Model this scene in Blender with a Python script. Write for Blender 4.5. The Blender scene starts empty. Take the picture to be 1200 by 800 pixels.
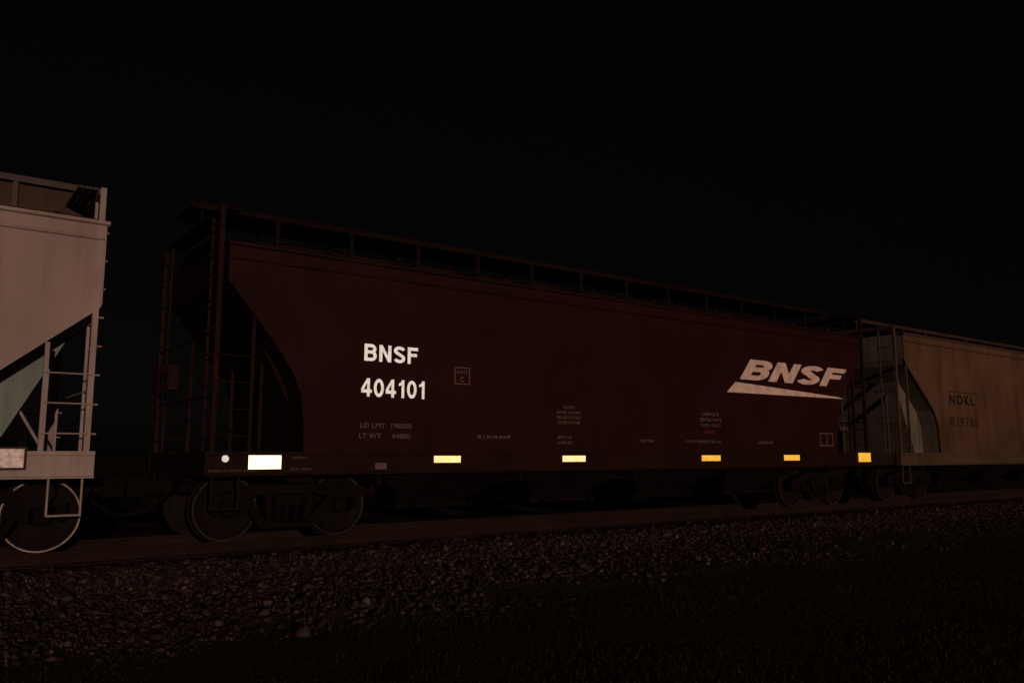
import bpy, bmesh, math, random
import numpy as np
from mathutils import Vector, Matrix
random.seed(4); rng=np.random.default_rng(7)
S=bpy.context.scene
COL=S.collection

# ------------------------------------------------------------ materials
def nodes(m):
    m.use_nodes=True
    nt=m.node_tree
    return nt, nt.nodes["Principled BSDF"]
def mat(name,c,rough=.6,var=.3,scale=2.0,streak=True,dirt=(.05,.035,.025),dirtamt=.35,metal=0,spec=.3,bump=.0,low=None):
    m=bpy.data.materials.new(name); nt,b=nodes(m)
    N=nt.nodes;L=nt.links
    tc=N.new("ShaderNodeTexCoord"); mp=N.new("ShaderNodeMapping")
    L.new(tc.outputs["Object"],mp.inputs[0])
    mp.inputs["Scale"].default_value=(scale*3,scale*3,scale*.35) if streak else (scale,)*3
    n1=N.new("ShaderNodeTexNoise"); n1.inputs["Scale"].default_value=1.0; n1.inputs["Detail"].default_value=8; n1.inputs["Roughness"].default_value=.65
    L.new(mp.outputs[0],n1.inputs["Vector"])
    n2=N.new("ShaderNodeTexNoise"); n2.inputs["Scale"].default_value=.9; n2.inputs["Detail"].default_value=6
    L.new(tc.outputs["Object"],n2.inputs["Vector"])
    mr=N.new("ShaderNodeMapRange"); mr.inputs[1].default_value=.3; mr.inputs[2].default_value=.7; mr.inputs[3].default_value=1-var; mr.inputs[4].default_value=1+var*.6
    L.new(n2.outputs[0],mr.inputs[0])
    mul=N.new("ShaderNodeVectorMath"); mul.operation='SCALE'; mul.inputs[0].default_value=c
    L.new(mr.outputs[0],mul.inputs["Scale"])
    r2=N.new("ShaderNodeMapRange"); r2.inputs[1].default_value=.48; r2.inputs[2].default_value=.75; r2.inputs[3].default_value=0; r2.inputs[4].default_value=dirtamt
    L.new(n1.outputs[0],r2.inputs[0])
    fac=r2.outputs[0]
    if low:
        sx=N.new("ShaderNodeSeparateXYZ"); L.new(tc.outputs["Object"],sx.inputs[0])
        lr=N.new("ShaderNodeMapRange"); lr.inputs[1].default_value=low; lr.inputs[2].default_value=low-1.1; lr.inputs[3].default_value=0; lr.inputs[4].default_value=.55
        L.new(sx.outputs[2],lr.inputs[0])
        mm=N.new("ShaderNodeMath"); mm.operation='MULTIPLY'; L.new(lr.outputs[0],mm.inputs[0]); L.new(n1.outputs[0],mm.inputs[1])
        ad=N.new("ShaderNodeMath"); ad.operation='ADD'; ad.use_clamp=True
        L.new(mm.outputs[0],ad.inputs[0]); L.new(fac,ad.inputs[1]); fac=ad.outputs[0]
    mx=N.new("ShaderNodeMix"); mx.data_type='RGBA'
    L.new(fac,mx.inputs[0]); L.new(mul.outputs[0],mx.inputs[6]); mx.inputs[7].default_value=(*dirt,1)
    L.new(mx.outputs[2],b.inputs["Base Color"])
    b.inputs["Roughness"].default_value=rough; b.inputs["Metallic"].default_value=metal
    b.inputs["Specular IOR Level"].default_value=spec
    if bump:
        bp=N.new("ShaderNodeBump"); bp.inputs["Strength"].default_value=bump; bp.inputs["Distance"].default_value=.02
        L.new(n1.outputs[0],bp.inputs["Height"]); L.new(bp.outputs[0],b.inputs["Normal"])
    return m
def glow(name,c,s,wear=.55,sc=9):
    # emission stands in for flash returned by retro-reflective sheeting / paint
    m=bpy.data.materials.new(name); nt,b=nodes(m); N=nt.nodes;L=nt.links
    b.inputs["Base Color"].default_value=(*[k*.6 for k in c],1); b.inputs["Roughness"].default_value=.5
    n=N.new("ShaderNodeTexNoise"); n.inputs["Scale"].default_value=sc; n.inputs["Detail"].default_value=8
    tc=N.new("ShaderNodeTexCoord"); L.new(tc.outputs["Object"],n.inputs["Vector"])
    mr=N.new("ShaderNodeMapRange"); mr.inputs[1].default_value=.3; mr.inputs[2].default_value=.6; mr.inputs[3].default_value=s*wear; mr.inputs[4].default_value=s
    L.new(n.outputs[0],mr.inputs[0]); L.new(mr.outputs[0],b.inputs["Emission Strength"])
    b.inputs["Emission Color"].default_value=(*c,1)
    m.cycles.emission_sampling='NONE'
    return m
def island(name,cols,rough=.9):
    m=bpy.data.materials.new(name); nt,b=nodes(m); N=nt.nodes;L=nt.links
    g=N.new("ShaderNodeNewGeometry"); r=N.new("ShaderNodeValToRGB")
    L.new(g.outputs["Random Per Island"],r.inputs[0])
    r.color_ramp.interpolation='LINEAR'
    while len(r.color_ramp.elements)<len(cols): r.color_ramp.elements.new(.5)
    for i,(p,c) in enumerate(cols):
        r.color_ramp.elements[i].position=p; r.color_ramp.elements[i].color=(*c,1)
    L.new(r.outputs[0],b.inputs["Base Color"]); b.inputs["Roughness"].default_value=rough; b.inputs["Specular IOR Level"].default_value=.05
    return m
M={}
M['red']=mat("mineral_red_paint",(.034,.0085,.0068),.65,.25,1.6,dirt=(.015,.007,.0055),dirtamt=.7,low=2.2,spec=.1)
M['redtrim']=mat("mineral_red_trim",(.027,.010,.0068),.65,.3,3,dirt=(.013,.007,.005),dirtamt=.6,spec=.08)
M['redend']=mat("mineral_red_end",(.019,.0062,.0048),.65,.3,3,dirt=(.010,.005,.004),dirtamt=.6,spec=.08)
M['grey']=mat("light_grey_paint",(.44,.335,.295),.6,.14,1.4,dirt=(.22,.14,.115),dirtamt=.45,low=2.6,spec=.12)
M['greytrim']=mat("light_grey_trim",(.45,.365,.325),.6,.2,3,dirt=(.17,.11,.09),dirtamt=.5,spec=.12)
M['greyhop']=mat("grey_green_hopper",(.25,.31,.27),.6,.15,1.4,dirt=(.12,.11,.09),dirtamt=.5,spec=.12)
M['cream']=mat("cream_paint",(.150,.082,.047),.65,.2,1.4,dirt=(.06,.028,.017),dirtamt=.75,low=2.8,spec=.08)
M['creamtrim']=mat("cream_trim",(.11,.07,.044),.65,.2,3,dirt=(.045,.026,.017),dirtamt=.6,spec=.08)
M['creamend']=mat("cream_end_paint",(.19,.165,.13),.65,.25,2,dirt=(.06,.045,.035),dirtamt=.7,spec=.08)
M['roofbrown']=mat("dusty_roof",(.085,.050,.037),.8,.3,2,dirtamt=.5,spec=.08)
M['walkred']=mat("walkway_grating_red",(.017,.008,.0058),.75,.3,4,dirt=(.010,.006,.005),dirtamt=.5,spec=.08)
M['walkgrey']=mat("walkway_grating_grey",(.11,.088,.076),.7,.3,4,dirtamt=.5,spec=.1)
M['walkcream']=mat("walkway_grating_tan",(.06,.038,.026),.7,.3,4,dirtamt=.5,spec=.08)
M['under']=mat("grimy_steel",(.0085,.0052,.0040),.85,.4,4,streak=False,dirt=(.016,.009,.007),dirtamt=.5,bump=.3,spec=.08)
M['wheel']=mat("wheel_steel",(.012,.0080,.0060),.75,.4,5,streak=False,dirt=(.022,.013,.010),dirtamt=.5,spec=.08)
M['rim']=mat("worn_rim_steel",(.062,.044,.034),.6,.5,9,streak=False,dirt=(.015,.010,.008),dirtamt=.95,spec=.1)
M['rimb']=mat("bare_rim_steel",(.50,.41,.34),.5,.4,9,streak=False,dirt=(.10,.07,.05),dirtamt=.9,spec=.2)
M['rail']=mat("rail_steel",(.026,.014,.010),.75,.3,3,streak=False,dirt=(.018,.010,.007),dirtamt=.6,spec=.08)
M['railtop']=mat("rail_head",(.05,.035,.028),.5,.3,3,streak=False,metal=.3,dirtamt=.4)
M['tie']=mat("tie_wood",(.018,.011,.008),.9,.4,6,streak=False,dirt=(.05,.033,.025),dirtamt=.5,bump=.8,spec=.05)
M['white']=glow("reflective_white_lettering_glow",(1,.90,.78),.60,.72,14)
M['logo']=glow("logo_lettering_dim_glow",(.92,.58,.43),.15,.40,5)  # emission kept weaker than the road name, imitating light falloff along the train
M['dull']=mat("dull_white_stencil",(.19,.125,.10),.7,.3,5,streak=False,dirtamt=.6)
M['redst']=mat("red_stencil",(.28,.03,.02),.7,.3,5,streak=False,dirtamt=.4)
M['black']=mat("black_stencil",(.013,.011,.012),.7,.3,5,streak=False,dirtamt=.4)
M['blackfade']=mat("faded_black_stencil",(.038,.023,.017),.7,.3,5,streak=False,dirtamt=.6)
M['yel0']=glow("reflector_bright_glow",(1,.84,.46),2.2,.8)
M['yel1']=glow("reflector_pale_glow",(1,.68,.28),1.35,.75)
M['yel2']=glow("reflector_amber_glow",(1,.50,.05),.9,.75)
M['refw']=glow("reflector_dull_glow",(.8,.56,.46),.32,.3,22)

# ------------------------------------------------------------ geometry helpers
def mesh_obj(name,verts,faces,m,parent=None,smooth=False):
    me=bpy.data.meshes.new(name); me.from_pydata([tuple(v) for v in verts],[],faces); me.update()
    if m: me.materials.append(m)
    o=bpy.data.objects.new(name,me); COL.objects.link(o)
    if parent: o.parent=parent
    return o
class G:   # geometry accumulator
    def __init__(s): s.v=[]; s.f=[]
    def add(s,v,f):
        k=len(s.v); s.v+= [tuple(a) for a in v]; s.f+=[tuple(i+k for i in q) for q in f]
    def box(s,x0,x1,y0,y1,z0,z1):
        v=[(x,y,z) for z in(z0,z1) for y in(y0,y1) for x in(x0,x1)]
        s.add(v,[(0,2,3,1),(4,5,7,6),(0,1,5,4),(2,6,7,3),(0,4,6,2),(1,3,7,5)])
    def poly(s,pts,y0,y1):  # XZ polygon extruded along Y
        n=len(pts); v=[(x,y0,z) for x,z in pts]+[(x,y1,z) for x,z in pts]
        f=[tuple(range(n)),tuple(range(2*n-1,n-1,-1))]+[(i,i+n,(i+1)%n+n,(i+1)%n) for i in range(n)]
        s.add(v,f)
    def polyx(s,pts,x0,x1): # YZ polygon extruded along X
        n=len(pts); v=[(x0,y,z) for y,z in pts]+[(x1,y,z) for y,z in pts]
        f=[tuple(range(n)),tuple(range(2*n-1,n-1,-1))]+[(i,i+n,(i+1)%n+n,(i+1)%n) for i in range(n)]
        s.add(v,f)
    def rod(s,a,b,r,n=8):
        a=Vector(a);b=Vector(b);d=(b-a).normalized()
        u=d.orthogonal().normalized();w=d.cross(u)
        v=[];
        for p in(a,b):
            for i in range(n):
                t=2*math.pi*i/n; v.append(p+u*math.cos(t)*r+w*math.sin(t)*r)
        f=[tuple(range(n-1,-1,-1)),tuple(range(n,2*n))]+[(i,(i+1)%n,(i+1)%n+n,i+n) for i in range(n)]
        s.add(v,f)
    def path(s,pts,r,n=8):
        for a,b in zip(pts[:-1],pts[1:]): s.rod(a,b,r,n)
    def rev(s,prof,cx,cy,cz,n=40,sgn=1): # revolve (y,r) about Y axis
        v=[];f=[];k=len(prof)
        for i in range(n):
            t=2*math.pi*i/n
            for (y,r) in prof: v.append((cx+r*math.cos(t),cy+y*sgn,cz+r*math.sin(t)))
        for i in range(n):
            j=(i+1)%n
            for q in range(k-1): f.append((i*k+q,i*k+q+1,j*k+q+1,j*k+q))
        s.add(v,f)
    def quad(s,a,b,c,d): s.add([a,b,c,d],[(0,1,2,3)])
    def obj(s,name,m,parent=None,bevel=0):
        o=mesh_obj(name,s.v,s.f,m,parent)
        bm=bmesh.new(); bm.from_mesh(o.data); bmesh.ops.recalc_face_normals(bm,faces=bm.faces); bm.to_mesh(o.data); bm.free()
        if bevel:
            b=o.modifiers.new("bevel","BEVEL"); b.width=bevel; b.segments=2; b.limit_method='ANGLE'; b.angle_limit=math.radians(40)
        return o
def text(name,txt,x0,x1,z0,z1,y,m,parent,bold=.02,shear=0,spacing=1.05):
    cu=bpy.data.curves.new(name,'FONT'); cu.body=txt; cu.offset=bold; cu.space_character=spacing; cu.extrude=0; cu.resolution_u=4
    t=bpy.data.objects.new(name+"_src",cu); COL.objects.link(t)
    bpy.context.view_layer.update()
    dg=bpy.context.evaluated_depsgraph_get()
    me=bpy.data.meshes.new_from_object(t.evaluated_get(dg))
    bpy.data.objects.remove(t)
    co=np.array([v.co[:] for v in me.vertices]); 
    sx=(co[:,0]-co[:,0].min())/np.ptp(co[:,0]); sz=(co[:,1]-co[:,1].min())/np.ptp(co[:,1])
    hh=(z1-z0); w=(x1-x0)-shear*hh
    for i,v in enumerate(me.vertices): v.co=(x0+sx[i]*w+shear*sz[i]*hh, y, z0+sz[i]*hh)
    me.materials.clear(); me.materials.append(m)
    o=bpy.data.objects.new(name,me); COL.objects.link(o); o.parent=parent
    return o
# --- bold grotesque block lettering (railroad gothic)
def arc(cx,cz,rx,rz,a0,a1,n=12):
    return [(cx+rx*math.cos(math.radians(a0+(a1-a0)*i/n)),cz+rz*math.sin(math.radians(a0+(a1-a0)*i/n))) for i in range(n+1)]
def GL(ch,t):
    h=t/2; W=.72
    if ch=='B': return [('s',[(h,0),(h,1)]),('s',[(t,1-h)]+arc(.40,(1-h+.53)/2,.72-.06-.40-h*.6,(1-h-.53)/2,90,-90)+[(t,.53)]),('s',[(t,.529)]+arc(.42,(.53+h)/2,.72-.42-h,(.53-h)/2,90,-90)+[(t,h)])],W
    if ch=='N': return [('s',[(h,0),(h,1)]),('s',[(W-h,0),(W-h,1)]),('p',[(t*.98,1),(t*.98,1-t*1.9),(W-t*.98,0),(W-t*.98,t*1.9)])],W
    if ch=='F': return [('s',[(h,0),(h,1)]),('s',[(t,1-h),(.64,1-h)]),('s',[(t,.53),(.58,.53)])],.64
    if ch=='S':
        a=arc(.35,.735,.35-h,.265-h,15,245,16); b=arc(.35,.275,.35-h,.275-h,62,-165,16)
        return [('s',a+b)],.70
    if ch=='4': return [('s',[(.46,0),(.46,1)]),('s',[(0,.30),(.46-h,.30)]),('s',[(.46+h,.30),(.68,.30)]),('p',[(0,.30+h),(0,.42+h*.2),(.46-h,1),(.46-h,1-t*1.25),(t*.95,.30+h)])],.68
    if ch=='0': return [('s',arc(.33,.5,.33-h,.5-h,0,360,32))],.66
    if ch=='1': return [('s',[(.34,0),(.34,1)]),('p',[(.34-h,.99),(.34-h,.72),(.06,.66),(.06,.80),(.2,.86)])],.34+h+.06
    return [],.5
def block(name,txt,x0,x1,z0,z1,y,m,parent,t=.2,gap=.13,shear=0):
    g=G(); cur=0; items=[]
    for ch in txt:
        st,w=GL(ch,t); 
        for s in st: items.append((cur,s))
        cur+=w+gap
    tot=cur-gap; hh=z1-z0; ww=(x1-x0)-shear*hh
    def P(px,pz,yy): return (x0+px/tot*ww+shear*pz*hh,yy,z0+pz*hh)
    for k,(ox,(kind,pts)) in enumerate(items):
        yy=y-.0004*(k%3)
        if kind=='p':
            g.add([P(ox+a,b,yy) for a,b in pts],[tuple(range(len(pts)))])
        else:
            n=len(pts); L=[];R=[]
            closed=(abs(pts[0][0]-pts[-1][0])+abs(pts[0][1]-pts[-1][1]))<1e-5 and n>3
            for i,(a,b) in enumerate(pts):
                if closed: pa=pts[(i-1)%(n-1)] ; pb=pts[(i+1)%(n-1)] if i<n-1 else pts[1]
                else: pa=pts[max(i-1,0)]; pb=pts[min(i+1,n-1)]
                dx,dz=pb[0]-pa[0],pb[1]-pa[1]; l=math.hypot(dx,dz) or 1; nx,nz=-dz/l*t/2,dx/l*t/2
                L.append(P(ox+a+nx,b+nz,yy)); R.append(P(ox+a-nx,b-nz,yy))
            g.add(L+R,[(i,i+1,n+i+1,n+i) for i in range(n-1)])
    return g.obj(name,m,parent)
def empty(name):
    e=bpy.data.objects.new(name,None); COL.objects.link(e); e.empty_display_size=.5; return e

YC=13.4; HW=1.6; YN=YC-HW; YF=YC+HW
# ------------------------------------------------------------ truck
def truck(cx,par,rim):
    W=G(); R=G(); F=G(); SP=G()
    for ax in(-.89,.89):
        x=cx+ax
        for sg in(-1,1):
            y=YC+sg*.75
            prof=[(.075,.0),(.075,.12),(.03,.15),(.01,.30),(.05,.41),(.07,.425),(.068,.475),(-.04,.485),(-.05,.51),(-.075,.51),(-.075,.42),(-.02,.40),(-.03,.15),(-.09,.12),(-.09,0)]
            W.rev(prof,x,y,.485,48,sg)
            R.rev([(.0705,.455),(.079,.458),(.079,.476),(.0685,.478)],x,y,.485,72,sg)
            F.rev([(.20,0),(.20,.07),(.19,.10),(.16,.115),(.05,.115)],x,YC+sg*.85,.485,20,sg)
            F.box(x-.15,x+.15,YC+sg*1.0-.09,YC+sg*1.0+.09,.59,.66)
        W.rod((x,YC-.8,.485),(x,YC+.8,.485),.09,16)
    for sg in(-1,1):
        y0=YC+sg*1.0-.075; y1=y0+.15
        F.poly([(cx-1.16,.66),(cx-.9,.74),(cx-.45,.84),(cx+.45,.84),(cx+.9,.74),(cx+1.16,.66),(cx+1.16,.58),(cx+.72,.60),(cx+.40,.68),(cx-.40,.68),(cx-.72,.60),(cx-1.16,.58)],y0,y1)
        for s in(-1,1):
            F.poly([(cx+s*.72,.63),(cx+s*.60,.60),(cx+s*.26,.22),(cx+s*.42,.17)],y0+.01,y1-.01)
            F.poly([(cx+s*.74,.62),(cx+s*.60,.62),(cx+s*.62,.40),(cx+s*.73,.40)],y0+.02,y1-.02)
            F.poly([(cx+s*1.16,.60),(cx+s*1.04,.60),(cx+s*1.06,.40),(cx+s*1.14,.42)],y0+.02,y1-.02)
            F.poly([(cx+s*.36,.70),(cx+s*.26,.70),(cx+s*.24,.24),(cx+s*.34,.24)],y0+.005,y1-.005)
        F.poly([(cx-.42,.17),(cx+.42,.17),(cx+.36,.27),(cx-.36,.27)],y0,y1)
        for k in(-.14,0,.14):
            for q in range(5):
                SP.rod((cx+k-.055,YC+sg*1.0,.29+q*.05),(cx+k+.055,YC+sg*1.0,.31+q*.05),.016,6)
            SP.rod((cx+k,YC+sg*1.0,.27),(cx+k,YC+sg*1.0,.52),.035,10)
        F.box(cx-.22,cx+.22,YC+sg*1.0-.1,YC+sg*1.0+.1,.52,.67)
    F.box(cx-.2,cx+.2,YC-.95,YC+.95,.5,.72)
    for s in(-1,1):   # brake beams
        F.box(cx+s*.36-.04,cx+s*.36+.04,YC-.72,YC+.72,.38,.46)
    W.obj("wheelsets",M['wheel'],par); R.obj("wheel_rims",rim,par)
    F.obj("truck_side_frames",M['under'],par,.012); SP.obj("truck_springs",M['under'],par)

# ------------------------------------------------------------ covered hopper car
def hopper(x0,x1,body,trim,hop,endm,roofm,walk,rim,endpts,ze,inner,zsill=(.98,1.32),chord=True,zw=5.13,zpost=4.86,axle=.56,fillroof=False,latt=False):
    E=empty("covered_hopper_car")
    B=G()
    L=[(x0+dx,z) for dx,z in endpts]; Rr=[(x1-dx,z) for dx,z in endpts]
    pts=L+Rr[::-1]
    for s in(-1,1):
        yo=YC+s*HW; B.poly(pts,yo,yo-s*.03)
    B.obj("side_sheets",body,E)
    # bulkheads + slope sheets
    H=G()
    xe0=x0+endpts[0][0]; xe1=x1-endpts[0][0]
    zb=endpts[1][1]
    yi0=YN+.031; yi1=YF-.031
    for xe,s in((xe0,1),(xe1,-1)):
        H.box(min(xe,xe+s*.03),max(xe,xe+s*.03),yi0,yi1,zb,ze-.005)
        for (p,q) in zip(endpts[1:-1],endpts[2:]):
            A=(xe+s*(p[0]-endpts[0][0]),p[1]); C=(xe+s*(q[0]-endpts[0][0]),q[1])
            H.quad((A[0]+s*.01,yi0,A[1]),(A[0]+s*.01,yi1,A[1]),(C[0]+s*.01,yi1,C[1]),(C[0]+s*.01,yi0,C[1]))
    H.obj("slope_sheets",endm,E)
    I=G()
    for xs,s in((x0,1),(x1,-1)):
        (ax,az),(bx,bz)=inner
        for yy in(YN+.55,YF-.55):
            I.poly([(xs+s*ax,az),(xs+s*bx,bz),(xs+s*(bx+1.6),bz),(xs+s*(ax+1.6),az)],yy-.02,yy+.02)
        I.quad((xs+s*ax,YN+.57,az),(xs+s*ax,YF-.57,az),(xs+s*bx,YF-.57,bz),(xs+s*bx,YN+.57,bz))
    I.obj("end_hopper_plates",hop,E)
    # roof
    Rf=G(); prof=[]
    n=12
    for i in range(n+1):
        t=-1+2*i/n; prof.append((YC+t*(HW-.01),ze+.30*(1-abs(t)**2.2)))
    prof2=[(y,z-.04) for y,z in prof[::-1]]
    Rf.polyx(prof+prof2,xe0+.002,xe1-.002)
    xx=xe0+.4
    while xx<xe1-.3:
        Rf.polyx([(y,z+.022) for y,z in prof]+[(y,z+.003) for y,z in prof[::-1]],xx,xx+.06); xx+=1.32
    Rf.obj("roof",roofm,E)
    Hc=G()
    Hc.box(xe0+.9,xe1-.9,YC-.28,YC+.28,ze+.30,ze+.42)
    if fillroof: Hc.box(xe0+.05,xe1-.05,YC-.46,YC-.42,ze+.26,zw-.08)
    xx=xe0+1.2
    while xx<xe1-2:
        Hc.box(xx,xx+.08,YC-.36,YC+.36,ze+.425,ze+.47); xx+=1.1
    Hc.obj("hatch_cover",roofm,E,.01)
    # trim: top chord, sills
    T=G()
    if chord:
        for s in(-1,1):
            y=YC+s*HW
            T.polyx([(y-s*.02,ze+.015),(y+s*.045,ze+.01),(y+s*.045,ze-.03),(y+s*.008,ze-.045),(y-s*.02,ze-.045)],xe0-.03,xe1+.03)
            T.polyx([(y+s*.002,ze-.20),(y+s*.03,ze-.215),(y+s*.03,ze-.235),(y+s*.002,ze-.25)],xe0+.02,xe1-.02)
    for s in(-1,1):
        y=YC+s*HW
        z0,z1=zsill
        T.polyx([(y-s*.12,z1),(y+s*.035,z1),(y+s*.035,z1-.05),(y+s*.02,z1-.06),(y+s*.02,z0+.03),(y+s*.05,z0+.02),(y+s*.05,z0),(y-s*.12,z0)],x0,x1)
    for xs,s in((x0,1),(x1,-1)):
        T.box(min(xs+s*.01,xs+s*.16),max(xs+s*.01,xs+s*.16),YN+.13,YF-.13,zsill[0]+.01,zsill[1]-.01)
        T.box(min(xs+s*.17,xs+s*.95),max(xs+s*.17,xs+s*.95),YN+.13,YF-.13,zsill[1]-.06,zsill[1]-.02)
        for q in(-1,1):
            y=YC+q*(HW-.03)
            px=xs+s*.10
            T.box(px-.035,px+.035,y-.035,y+.035,zsill[1],zpost)
            px2=xs+s*.62
            zt=np.interp(.62,[p[0] for p in endpts[1:]],[p[1] for p in endpts[1:]])
            T.box(px2-.025,px2+.025,y-.03,y+.03,zsill[1],zt-.02)
            T.box(px2+s*.45-.025,px2+s*.45+.025,YC+q*.7-.025,YC+q*.7+.025,zsill[1],zt-.6)
            if latt:
                T.box(px2-s*.10-.02,px2-s*.10+.02,YC+q*.95-.02,YC+q*.95+.02,zsill[1],zt-.1)
                T.rod((px2-s*.1,YC+q*.95,1.35),(px2+s*.4,YC+q*.95,2.2),.02,6)
            zz=zsill[1]+.22
            while zz<zpost-.25:
                if zz<zt-.05 and zz<2.75:
                    T.rod((px,YC+q*(HW+.03),zz),(px2,YC+q*(HW+.03),zz),.010,6)
                    T.rod((px2,YC+q*(HW+.03),zz),(px2,y,zz),.010,6)
                    T.rod((px,YC+q*(HW+.03),zz),(px,y,zz),.010,6)
                T.path([(px,y-q*.02,zz),(px-s*.10,y-q*.02,zz),(px-s*.10,y-q*.42,zz),(px,y-q*.42,zz)],.011,6)
                zz+=.38
            T.box(px-.018,px+.018,y-q*.44-.018,y-q*.44+.018,zsill[1],zpost-.05)
            yy=YC+q*(HW-.02)
            T.path([(xs+s*.12,yy,zsill[0]),(xs+s*.12,yy,.52),(xs+s*.50,yy,.52),(xs+s*.50,yy,zsill[0])],.014,6)
        T.box(min(xs+s*.06,xs+s*.14),max(xs+s*.06,xs+s*.14),YN+.07,YF-.07,zpost-.07,zpost-.01)
        T.rod((xs+s*.1,YN+.03,3.0),(xs+s*.1,YF-.03,3.0),.016,6)
        T.rod((xs+s*.1,YN+.03,2.1),(xs+s*.1,YF-.03,2.1),.016,6)
    T.obj("sills_posts_and_ladders",trim,E)
    # walkway
    K=G()
    y0,y1=YC-.5,YC+.42
    xa,xb=x0-.08,x1+.08
    for i in range(8):
        y=y0+(y1-y0)*i/7
        K.box(xa,xb,y-.035,y+.035,zw-.035,zw)
    K.box(xa,xb,y0-.045,y0-.037,zw-.07,zw+.02)
    K.box(xa,xb,y1+.037,y1+.045,zw-.07,zw+.02)
    x=xa+.05
    while x<xb:
        K.box(x,x+.05,y0-.03,y1+.03,zw-.075,zw-.036)
        if xe0<x<xe1:
            for yy in(y0,y1):
                K.box(x-.01,x+.06,yy-.03,yy+.03,ze+.1,zw-.076)
        x+=1.32
    for xs,s in((x0,1),(x1,-1)):
        for i in range(3):
            xx=xs+s*(.19+.085*i)
            K.box(xx-.034,xx+.034,YN+.05,YF-.05,zpost-.03,zpost)
        for yy in(y0,y1): K.rod((xs+s*.1,yy,zpost-.05),(xs+s*.1,yy,zw-.04),.02,6)
    K.obj("roof_walkway",walk,E)
    # under frame
    U=G()
    U.box(x0+.05,x1-.05,YC-.28,YC+.28,.72,1.12)
    for xs,s in((x0,1),(x1,-1)):
        c=xs+s*(axle+.89)
        U.box(c-.2,c+.2,YN+.15,YF-.15,.86,1.1)
        U.box(min(xs,xs-s*.42),max(xs,xs-s*.42),YC-.09,YC+.09,.72,.90)
        U.poly([(xs-s*.40,.66),(xs-s*.70,.68),(xs-s*.70,.96),(xs-s*.40,.98)],YC-.19,YC+.13)
        hp=[(xs-s*.05,YC-.35,.8),(xs-s*.25,YC-.36,.62),(xs-s*.45,YC-.3,.45),(xs-s*.7,YC-.2,.40)]
        U.path(hp,.025,8)
        U.path([(xs-s*.02,YN+.5,.95),(xs-s*.04,YC,.88),(xs-s*.04,YC-.3,.95)],.015,6)
    xa=x0+2.75; xb=x1-2.75; nb=4; w=(xb-xa)/nb
    for i in range(nb):
        p=xa+i*w; c=p+w/2
        top=[(p+.06,YN+.14,1.02),(p+w-.06,YN+.14,1.02),(p+w-.06,YF-.14,1.02),(p+.06,YF-.14,1.02)]
        bot=[(c-.62,YC-.75,.46),(c+.62,YC-.75,.46),(c+.62,YC+.75,.46),(c-.62,YC+.75,.46)]
        U.add(top+bot,[(0,1,5,4),(1,2,6,5),(2,3,7,6),(3,0,4,7),(4,5,6,7)])
        U.box(c-.75,c+.75,YC-.88,YC+.88,.38,.459)
        U.rod((c-.55,YC-1.05,.42),(c+.55,YC-1.05,.42),.03,8)
        U.rod((c+.55,YC-1.2,.42),(c+.55,YC-.8,.42),.04,8)
        U.box(p-.03,p+.03,YN+.1,YF-.1,.8,1.0)
    U.rod((x0+3,YN+.35,.82),(x1-3,YN+.35,.82),.02,6)
    U.rod((x0+2.35,YN+.9,.70),(x0+3.0,YN+.9,.70),.16,16)
    U.obj("underframe_and_outlets",M['under'],E)
    Bw=G()
    for i in range(24):
        t=2*math.pi*i/24;t2=2*math.pi*(i+1)/24
        Bw.rod((x0-.06,YC+.6+.27*math.cos(t),2.5+.27*math.sin(t)),(x0-.06,YC+.6+.27*math.cos(t2),2.5+.27*math.sin(t2)),.015,6)
    for i in range(4):
        t=math.pi*i/4
        Bw.rod((x0-.06,YC+.6+.27*math.cos(t),2.5+.27*math.sin(t)),(x0-.06,YC+.6-.27*math.cos(t),2.5-.27*math.sin(t)),.012,6)
    Bw.box(x0-.05,x0+.12,YC+.42,YC+.78,2.3,2.7)
    Bw.obj("brake_wheel",trim,E)
    truck(x0+axle+.89,E,rim); truck(x1-axle-.89,E,rim)
    return E
def plate(name,x0,x1,z0,z1,m,E,y=YN-.024,t=.004):
    g=G(); g.box(x0,x1,y-t,y,z0,z1); return g.obj(name,m,E)
def frame(name,x0,x1,z0,z1,m,E,w=.015,y=YN-.003):
    g=G()
    g.box(x0,x1,y-.002,y,z0,z0+w);g.box(x0,x1,y-.002,y,z1-w,z1);g.box(x0,x0+w,y-.002,y,z0+w,z1-w);g.box(x1-w,x1,y-.002,y,z0+w,z1-w)
    return g.obj(name,m,E)

# middle: mineral red car
X0,X1=3.44,20.24
E=hopper(X0,X1,M['red'],M['redtrim'],M['redend'],M['redend'],M['redtrim'],M['walkred'],M['rim'],
  [(.22,4.33),(.22,3.76),(.30,3.68),(1.0,2.83),(1.24,2.48),(1.37,2.15),(1.42,1.8),(1.43,1.32)],4.33,((.9,3.0),(1.9,1.05)))
yt=YN-.003
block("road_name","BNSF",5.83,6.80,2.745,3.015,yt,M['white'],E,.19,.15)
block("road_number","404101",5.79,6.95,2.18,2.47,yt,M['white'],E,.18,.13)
text("load_limit_stencil","LD LMT  198000",5.79,6.70,1.69,1.77,yt,M['dull'],E,.02)
text("light_weight_stencil","LT WT     64000",5.77,6.68,1.53,1.61,yt,M['dull'],E,.02)
frame("plate_c_frame",7.52,7.83,2.46,2.75,M['dull'],E)
text("plate_c_label","C",7.64,7.71,2.50,2.59,yt,M['dull'],E,.01)
text("plate_c_word","PLATE",7.57,7.78,2.64,2.69,yt,M['dull'],E,.01)
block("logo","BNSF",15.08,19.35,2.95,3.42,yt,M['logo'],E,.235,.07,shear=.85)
g=G(); g.poly([(14.92,2.88),(14.62,2.64),(19.15,2.665),(18.9,2.70)],YN-.005,YN-.002); g.obj("logo_wedge",M['logo'],E)
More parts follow.
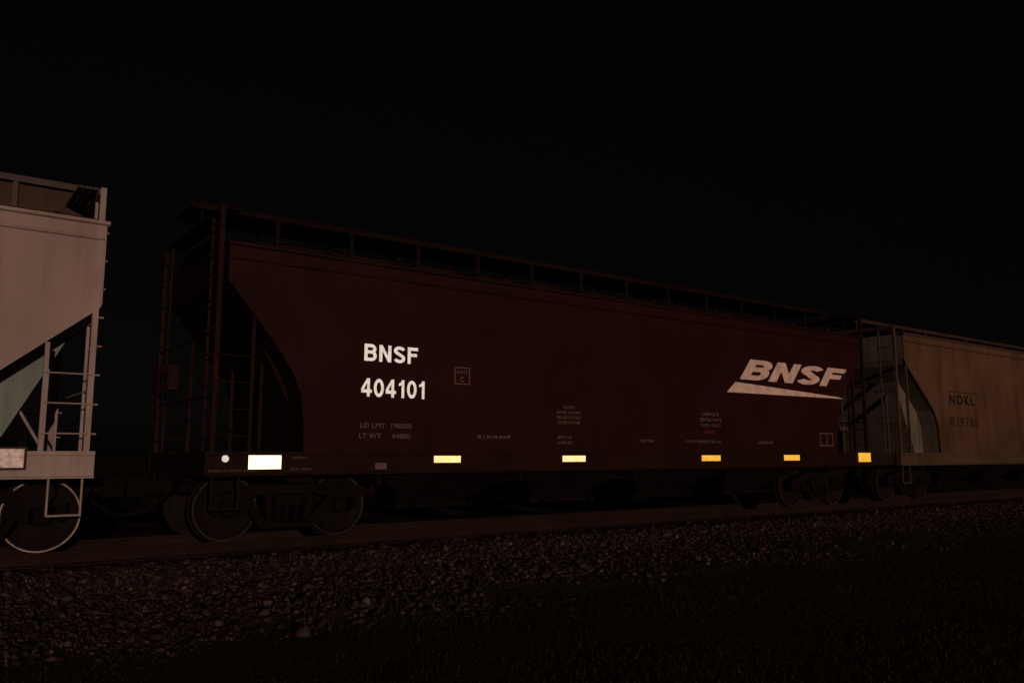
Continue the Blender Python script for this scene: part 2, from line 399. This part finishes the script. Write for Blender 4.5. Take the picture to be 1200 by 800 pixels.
def stencil(x,z,lines,h=.055,wd=.5,m=None):
    for i,t in enumerate(lines):
        w=wd*len(t)/12
        text("stencil",t,x-w/2,x+w/2,z-i*h*1.7,z-i*h*1.7+h,yt,m or M['dull'],E,.02)
stencil(10.05,2.12,["CAUTION","BEFORE LOADING","SECURE OUTLETS","CLOSE HATCHES"])
stencil(9.95,1.56,["EMPTY TO","LOAD 263"])
stencil(8.35,1.55,["BLT 05-98 SHOP"],wd=.6)
stencil(12.1,1.52,["CUFT 5161"])
stencil(14.05,2.10,["LUBRICATE","CENTER PLATE","WHEN LOADED"],.07,.7)
stencil(14.0,1.72,["GRAIN"],.07,.8,M['redst'])
stencil(13.8,1.52,["COTS INSPECTED 02"],wd=.8)
stencil(15.9,1.52,["AIR DATE"],wd=.8)
stencil(19.1,1.88,["A END"],.09,.9)
frame("tag_frame",18.05,18.6,1.48,1.80,M['dull'],E,.03)
g=G(); g.rod((18.33,YN-.004,1.5),(18.33,YN-.004,1.78),.012,6); g.obj("tag_divider",M['dull'],E)
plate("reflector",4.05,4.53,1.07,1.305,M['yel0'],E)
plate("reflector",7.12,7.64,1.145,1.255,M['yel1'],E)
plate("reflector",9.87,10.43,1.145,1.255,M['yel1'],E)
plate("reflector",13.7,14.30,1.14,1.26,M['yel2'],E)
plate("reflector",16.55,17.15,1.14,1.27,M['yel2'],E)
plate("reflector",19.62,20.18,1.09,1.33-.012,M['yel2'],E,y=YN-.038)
plate("defect_card_holder",6.05,6.25,1.05,1.15,M['dull'],E)
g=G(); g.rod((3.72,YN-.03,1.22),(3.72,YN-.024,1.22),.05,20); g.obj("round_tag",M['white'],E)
text("sill_stencil","2 INCH HI COMP SHOES",3.48,4.15,1.035,1.07,YN-.0525,M['dull'],E,.01)
text("sill_stencil","JACK HERE",4.65,4.98,1.04,1.08,YN-.0525,M['dull'],E,.01)
text("sill_stencil","HOPPER A",4.70,4.92,1.22,1.25,YN-.023,M['dull'],E,.01)

# left: light grey car
E2=hopper(-14.8,2.06,M['grey'],M['greytrim'],M['greyhop'],M['grey'],M['roofbrown'],M['walkgrey'],M['rimb'],
  [(.03,4.33),(.03,3.24),(.05,3.18),(2.28,1.33)],4.33,((.18,3.10),(1.0,1.50)),zpost=4.80,zw=5.07,axle=.46,fillroof=True,latt=True)
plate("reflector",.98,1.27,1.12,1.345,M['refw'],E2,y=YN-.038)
frame("reflector_border",.95,1.30,1.09,1.37,M['roofbrown'],E2,.028,y=YN-.038)
# right: cream car
E3=hopper(21.7,38.4,M['cream'],M['creamtrim'],M['creamend'],M['creamend'],M['roofbrown'],M['walkcream'],M['rim'],
  [(.55,4.62),(.55,3.9),(.62,3.75),(2.0,2.5),(2.2,2.1),(2.25,1.32)],4.62,((.9,3.3),(1.9,1.05)),zpost=4.8,zw=5.1)
text("road_name","NOKL",24.6,26.15,2.72,3.02,yt,M['black'],E3,.04,spacing=1.3)
text("road_number","819786",24.6,26.3,2.08,2.38,yt,M['blackfade'],E3,.03,spacing=1.3)
g=G(); g.box(24.6,26.4,YN-.005,YN-.002,3.08,3.11); g.obj("name_bar",M['blackfade'],E3)

# ------------------------------------------------------------ ground profile
def zg(y):
    d=abs(y-YC)
    return float(np.interp(d,[0,1.5,1.75,2.3,4.6,5.2],[-.235,-.235,-.26,-.40,-.455,-.50]))
gnd=mat("ground_soil",(.05,.038,.022),.95,.5,3,streak=False,dirt=(.025,.019,.010),dirtamt=.8,spec=.05,bump=1)
g=G(); g.quad((-600,-600,-.48),(600,-600,-.48),(600,600,-.48),(-600,600,-.48)); g.obj("ground",gnd)
bal=mat("ballast_bed",(.06,.040,.033),.95,.5,14,streak=False,dirt=(.020,.014,.011),dirtamt=.9,spec=.05,bump=1)
ys=np.concatenate([np.linspace(YC-5.2,YC-2.4,20),np.linspace(YC-2.3,YC+2.3,30),np.linspace(YC+2.4,YC+5.2,12)])
xs=np.linspace(-40,120,500)
vv=[];ff=[]
for x in xs:
    for y in ys:
        vv.append((x,y,zg(y)+random.uniform(-.012,.012)))
ny=len(ys)
for i in range(len(xs)-1):
    for j in range(ny-1):
        ff.append((i*ny+j,(i+1)*ny+j,(i+1)*ny+j+1,i*ny+j+1))
mesh_obj("ballast_bed",vv,ff,bal)

def icos():
    p=(1+5**.5)/2
    v=np.array([(-1,p,0),(1,p,0),(-1,-p,0),(1,-p,0),(0,-1,p),(0,1,p),(0,-1,-p),(0,1,-p),(p,0,-1),(p,0,1),(-p,0,-1),(-p,0,1)],float)
    v/=np.linalg.norm(v[0])
    f=np.array([(0,11,5),(0,5,1),(0,1,7),(0,7,10),(0,10,11),(1,5,9),(5,11,4),(11,10,2),(10,7,6),(7,1,8),(3,9,4),(3,4,2),(3,2,6),(3,6,8),(3,8,9),(4,9,5),(2,4,11),(6,2,10),(8,6,7),(9,8,1)])
    return v,f
IV,IF=icos()
def fastmesh(name,V,F,m):
    me=bpy.data.meshes.new(name); n=len(V); k=len(F)
    me.vertices.add(n); me.vertices.foreach_set("co",V.astype(np.float32).ravel())
    me.loops.add(k*3); me.loops.foreach_set("vertex_index",F.astype(np.int32).ravel())
    me.polygons.add(k); me.polygons.foreach_set("loop_start",np.arange(0,k*3,3,dtype=np.int32))
    me.update(calc_edges=True); me.validate()
    me.materials.append(m); o=bpy.data.objects.new(name,me); COL.objects.link(o); return o
def clump(x,y):
    return (np.sin(x*1.7+1.3*np.sin(y*2.1))+np.sin(x*.63+y*1.9+2)+np.sin(x*3.9-y*3.1)*.6)/2.6
def stones(n,x0,x1):
    x=rng.uniform(x0,x1,n)
    y=rng.uniform(YC-5.6,YC-.9,n)
    d=YC-y+np.interp(x,[5,9,16,30],[-.25,.25,1.0,1.5])  # stones thinned toward the right, darkening the bed to imitate light falloff
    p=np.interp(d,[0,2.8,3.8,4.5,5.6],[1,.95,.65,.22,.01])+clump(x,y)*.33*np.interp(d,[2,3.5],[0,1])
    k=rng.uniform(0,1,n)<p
    x=x[k];y=y[k];n=len(x)
    z=np.interp(np.abs(y-YC),[0,1.5,1.75,2.3,4.6,5.2],[-.235,-.235,-.26,-.40,-.455,-.49])
    s=rng.lognormal(math.log(.024),.38,n)
    V=IV[None]*s[:,None,None]*rng.uniform(.55,1.25,(n,1,3))*rng.uniform(.72,1.2,(n,12,1))
    t=rng.uniform(0,6.28,n);c,q=np.cos(t),np.sin(t)
    X=V[...,0]*c[:,None]-V[...,1]*q[:,None]; Y=V[...,0]*q[:,None]+V[...,1]*c[:,None]; Z=V[...,2]
    t=rng.uniform(-.8,.8,n);c,q=np.cos(t),np.sin(t)
    Y,Z=Y*c[:,None]-Z*q[:,None], Y*q[:,None]+Z*c[:,None]
    V=np.stack([X+x[:,None],Y+y[:,None],Z+(z+s*.2)[:,None]],-1).reshape(-1,3)
    F=(IF[None]+12*np.arange(n)[:,None,None]).reshape(-1,3)
    return V,F
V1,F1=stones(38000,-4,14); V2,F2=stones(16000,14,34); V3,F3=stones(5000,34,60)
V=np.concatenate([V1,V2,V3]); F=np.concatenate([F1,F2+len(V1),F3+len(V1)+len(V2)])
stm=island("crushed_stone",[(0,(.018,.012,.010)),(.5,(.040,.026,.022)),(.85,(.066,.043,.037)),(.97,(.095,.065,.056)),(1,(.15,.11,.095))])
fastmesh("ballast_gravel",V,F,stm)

def grass(n,x0,x1,y0,y1):
    x=rng.uniform(x0,x1,n); y=rng.uniform(y0,y1,n)
    ye=y-np.interp(x,[5,16,30],[0,.9,1.3])
    p=np.interp(ye,[y0,7.9,9.2,10.6],[1,.8,.3,.0])+clump(x*.8,y)*.35
    k=rng.uniform(0,1,n)<p; x=x[k];y=y[k];n=len(x)
    z=np.interp(YC-y,[2.3,4.6,5.2,50],[-.40,-.455,-.485,-.485])
    h=rng.uniform(.012,.045,n)*(1+.5*clump(x,y)); w=rng.uniform(.003,.006,n)
    t=rng.uniform(0,6.28,n); l=rng.uniform(0,.05,n); t2=rng.uniform(0,6.28,n)
    a=np.stack([x-np.cos(t)*w,y-np.sin(t)*w,z],-1); b=np.stack([x+np.cos(t)*w,y+np.sin(t)*w,z],-1)
    c=np.stack([x+np.cos(t2)*l,y+np.sin(t2)*l,z+h],-1)
    return np.stack([a,b,c],1).reshape(-1,3)
V=np.concatenate([grass(150000,-4,14,2,11.5),grass(70000,14,45,2,12)])
F=np.arange(len(V)).reshape(-1,3)
gm=island("dry_grass",[(0,(.018,.013,.007)),(.6,(.036,.026,.014)),(.95,(.060,.044,.024)),(1,(.09,.066,.04))])
fastmesh("grass",V,F,gm)

# ------------------------------------------------------------ track
TR=empty("railway_track")
g=G(); gt=G(); pl=G()
for s in(-1,1):
    y=YC+s*.75
    g.polyx([(y-.07,-.185),(y+.07,-.185),(y+.07,-.172),(y+.012,-.155),(y+.010,-.045),(y+.035,-.035),(y+.035,-.006),(y-.035,-.006),(y-.035,-.035),(y-.010,-.045),(y-.012,-.155),(y-.07,-.172)],-60,160)
    gt.polyx([(y-.034,-.0055),(y+.034,-.0055),(y+.028,0),(y-.028,0)],-60,160)
g.obj("rails",M['rail'],TR); gt.obj("rail_heads",M['railtop'],TR)
tg=G(); x=-40
while x<110:
    dx=random.uniform(-.02,.02); e=random.uniform(-.06,.06); zz=random.uniform(-.006,.004)
    tg.box(x+dx-.115,x+dx+.115,YC-1.32+e,YC+1.32+e,-.38,-.2+zz)
    for s in(-1,1):
        y=YC+s*.75
        pl.box(x+dx-.09,x+dx+.09,y-.17,y+.17,-.195,-.186)
        for q in(-.1,.1): pl.box(x+dx-.07,x+dx-.05,y+q-.012,y+q+.012,-.187,-.16)
    x+=.52
tg.obj("ties",M['tie'],TR,.01); pl.obj("tie_plates",M['rail'],TR)

# ------------------------------------------------------------ light + world
az=math.radians(14); el=math.radians(6)
sd=bpy.data.lights.new("sun","SUN"); sd.energy=.97; sd.angle=math.radians(.5); sd.color=(1,.67,.53)
so=bpy.data.objects.new("sun",sd); COL.objects.link(so)
d=Vector((math.sin(az)*math.cos(el),math.cos(az)*math.cos(el),-math.sin(el)))
so.rotation_euler=d.to_track_quat('-Z','Y').to_euler(); so.location=(-5,-10,6)
w=bpy.data.worlds.new("World"); S.world=w; w.use_nodes=True
nt=w.node_tree; bg=nt.nodes["Background"]; sk=nt.nodes.new("ShaderNodeTexSky"); sk.sky_type='NISHITA'; sk.sun_disc=False
sk.sun_elevation=el; sk.sun_rotation=math.radians(180)+az
hs=nt.nodes.new("ShaderNodeHueSaturation"); hs.inputs["Saturation"].default_value=.12
mu=nt.nodes.new("ShaderNodeVectorMath"); mu.operation='MULTIPLY'; mu.inputs[1].default_value=(1.1,.93,.93)
nt.links.new(sk.outputs[0],hs.inputs["Color"]); nt.links.new(hs.outputs[0],mu.inputs[0])
nt.links.new(mu.outputs[0],bg.inputs[0]); bg.inputs[1].default_value=.00045

# ------------------------------------------------------------ camera
cd=bpy.data.cameras.new("camera"); cd.sensor_width=36; cd.lens=29.04; cd.clip_end=3000; cd.clip_start=.05
co=bpy.data.objects.new("camera",cd); COL.objects.link(co)
co.location=(0,0,1.28); co.rotation_euler=(math.radians(90+7.77),0,math.radians(-36.5))
S.camera=co
S.view_settings.view_transform='Standard'; S.view_settings.look='None'; S.view_settings.exposure=0; S.view_settings.gamma=1
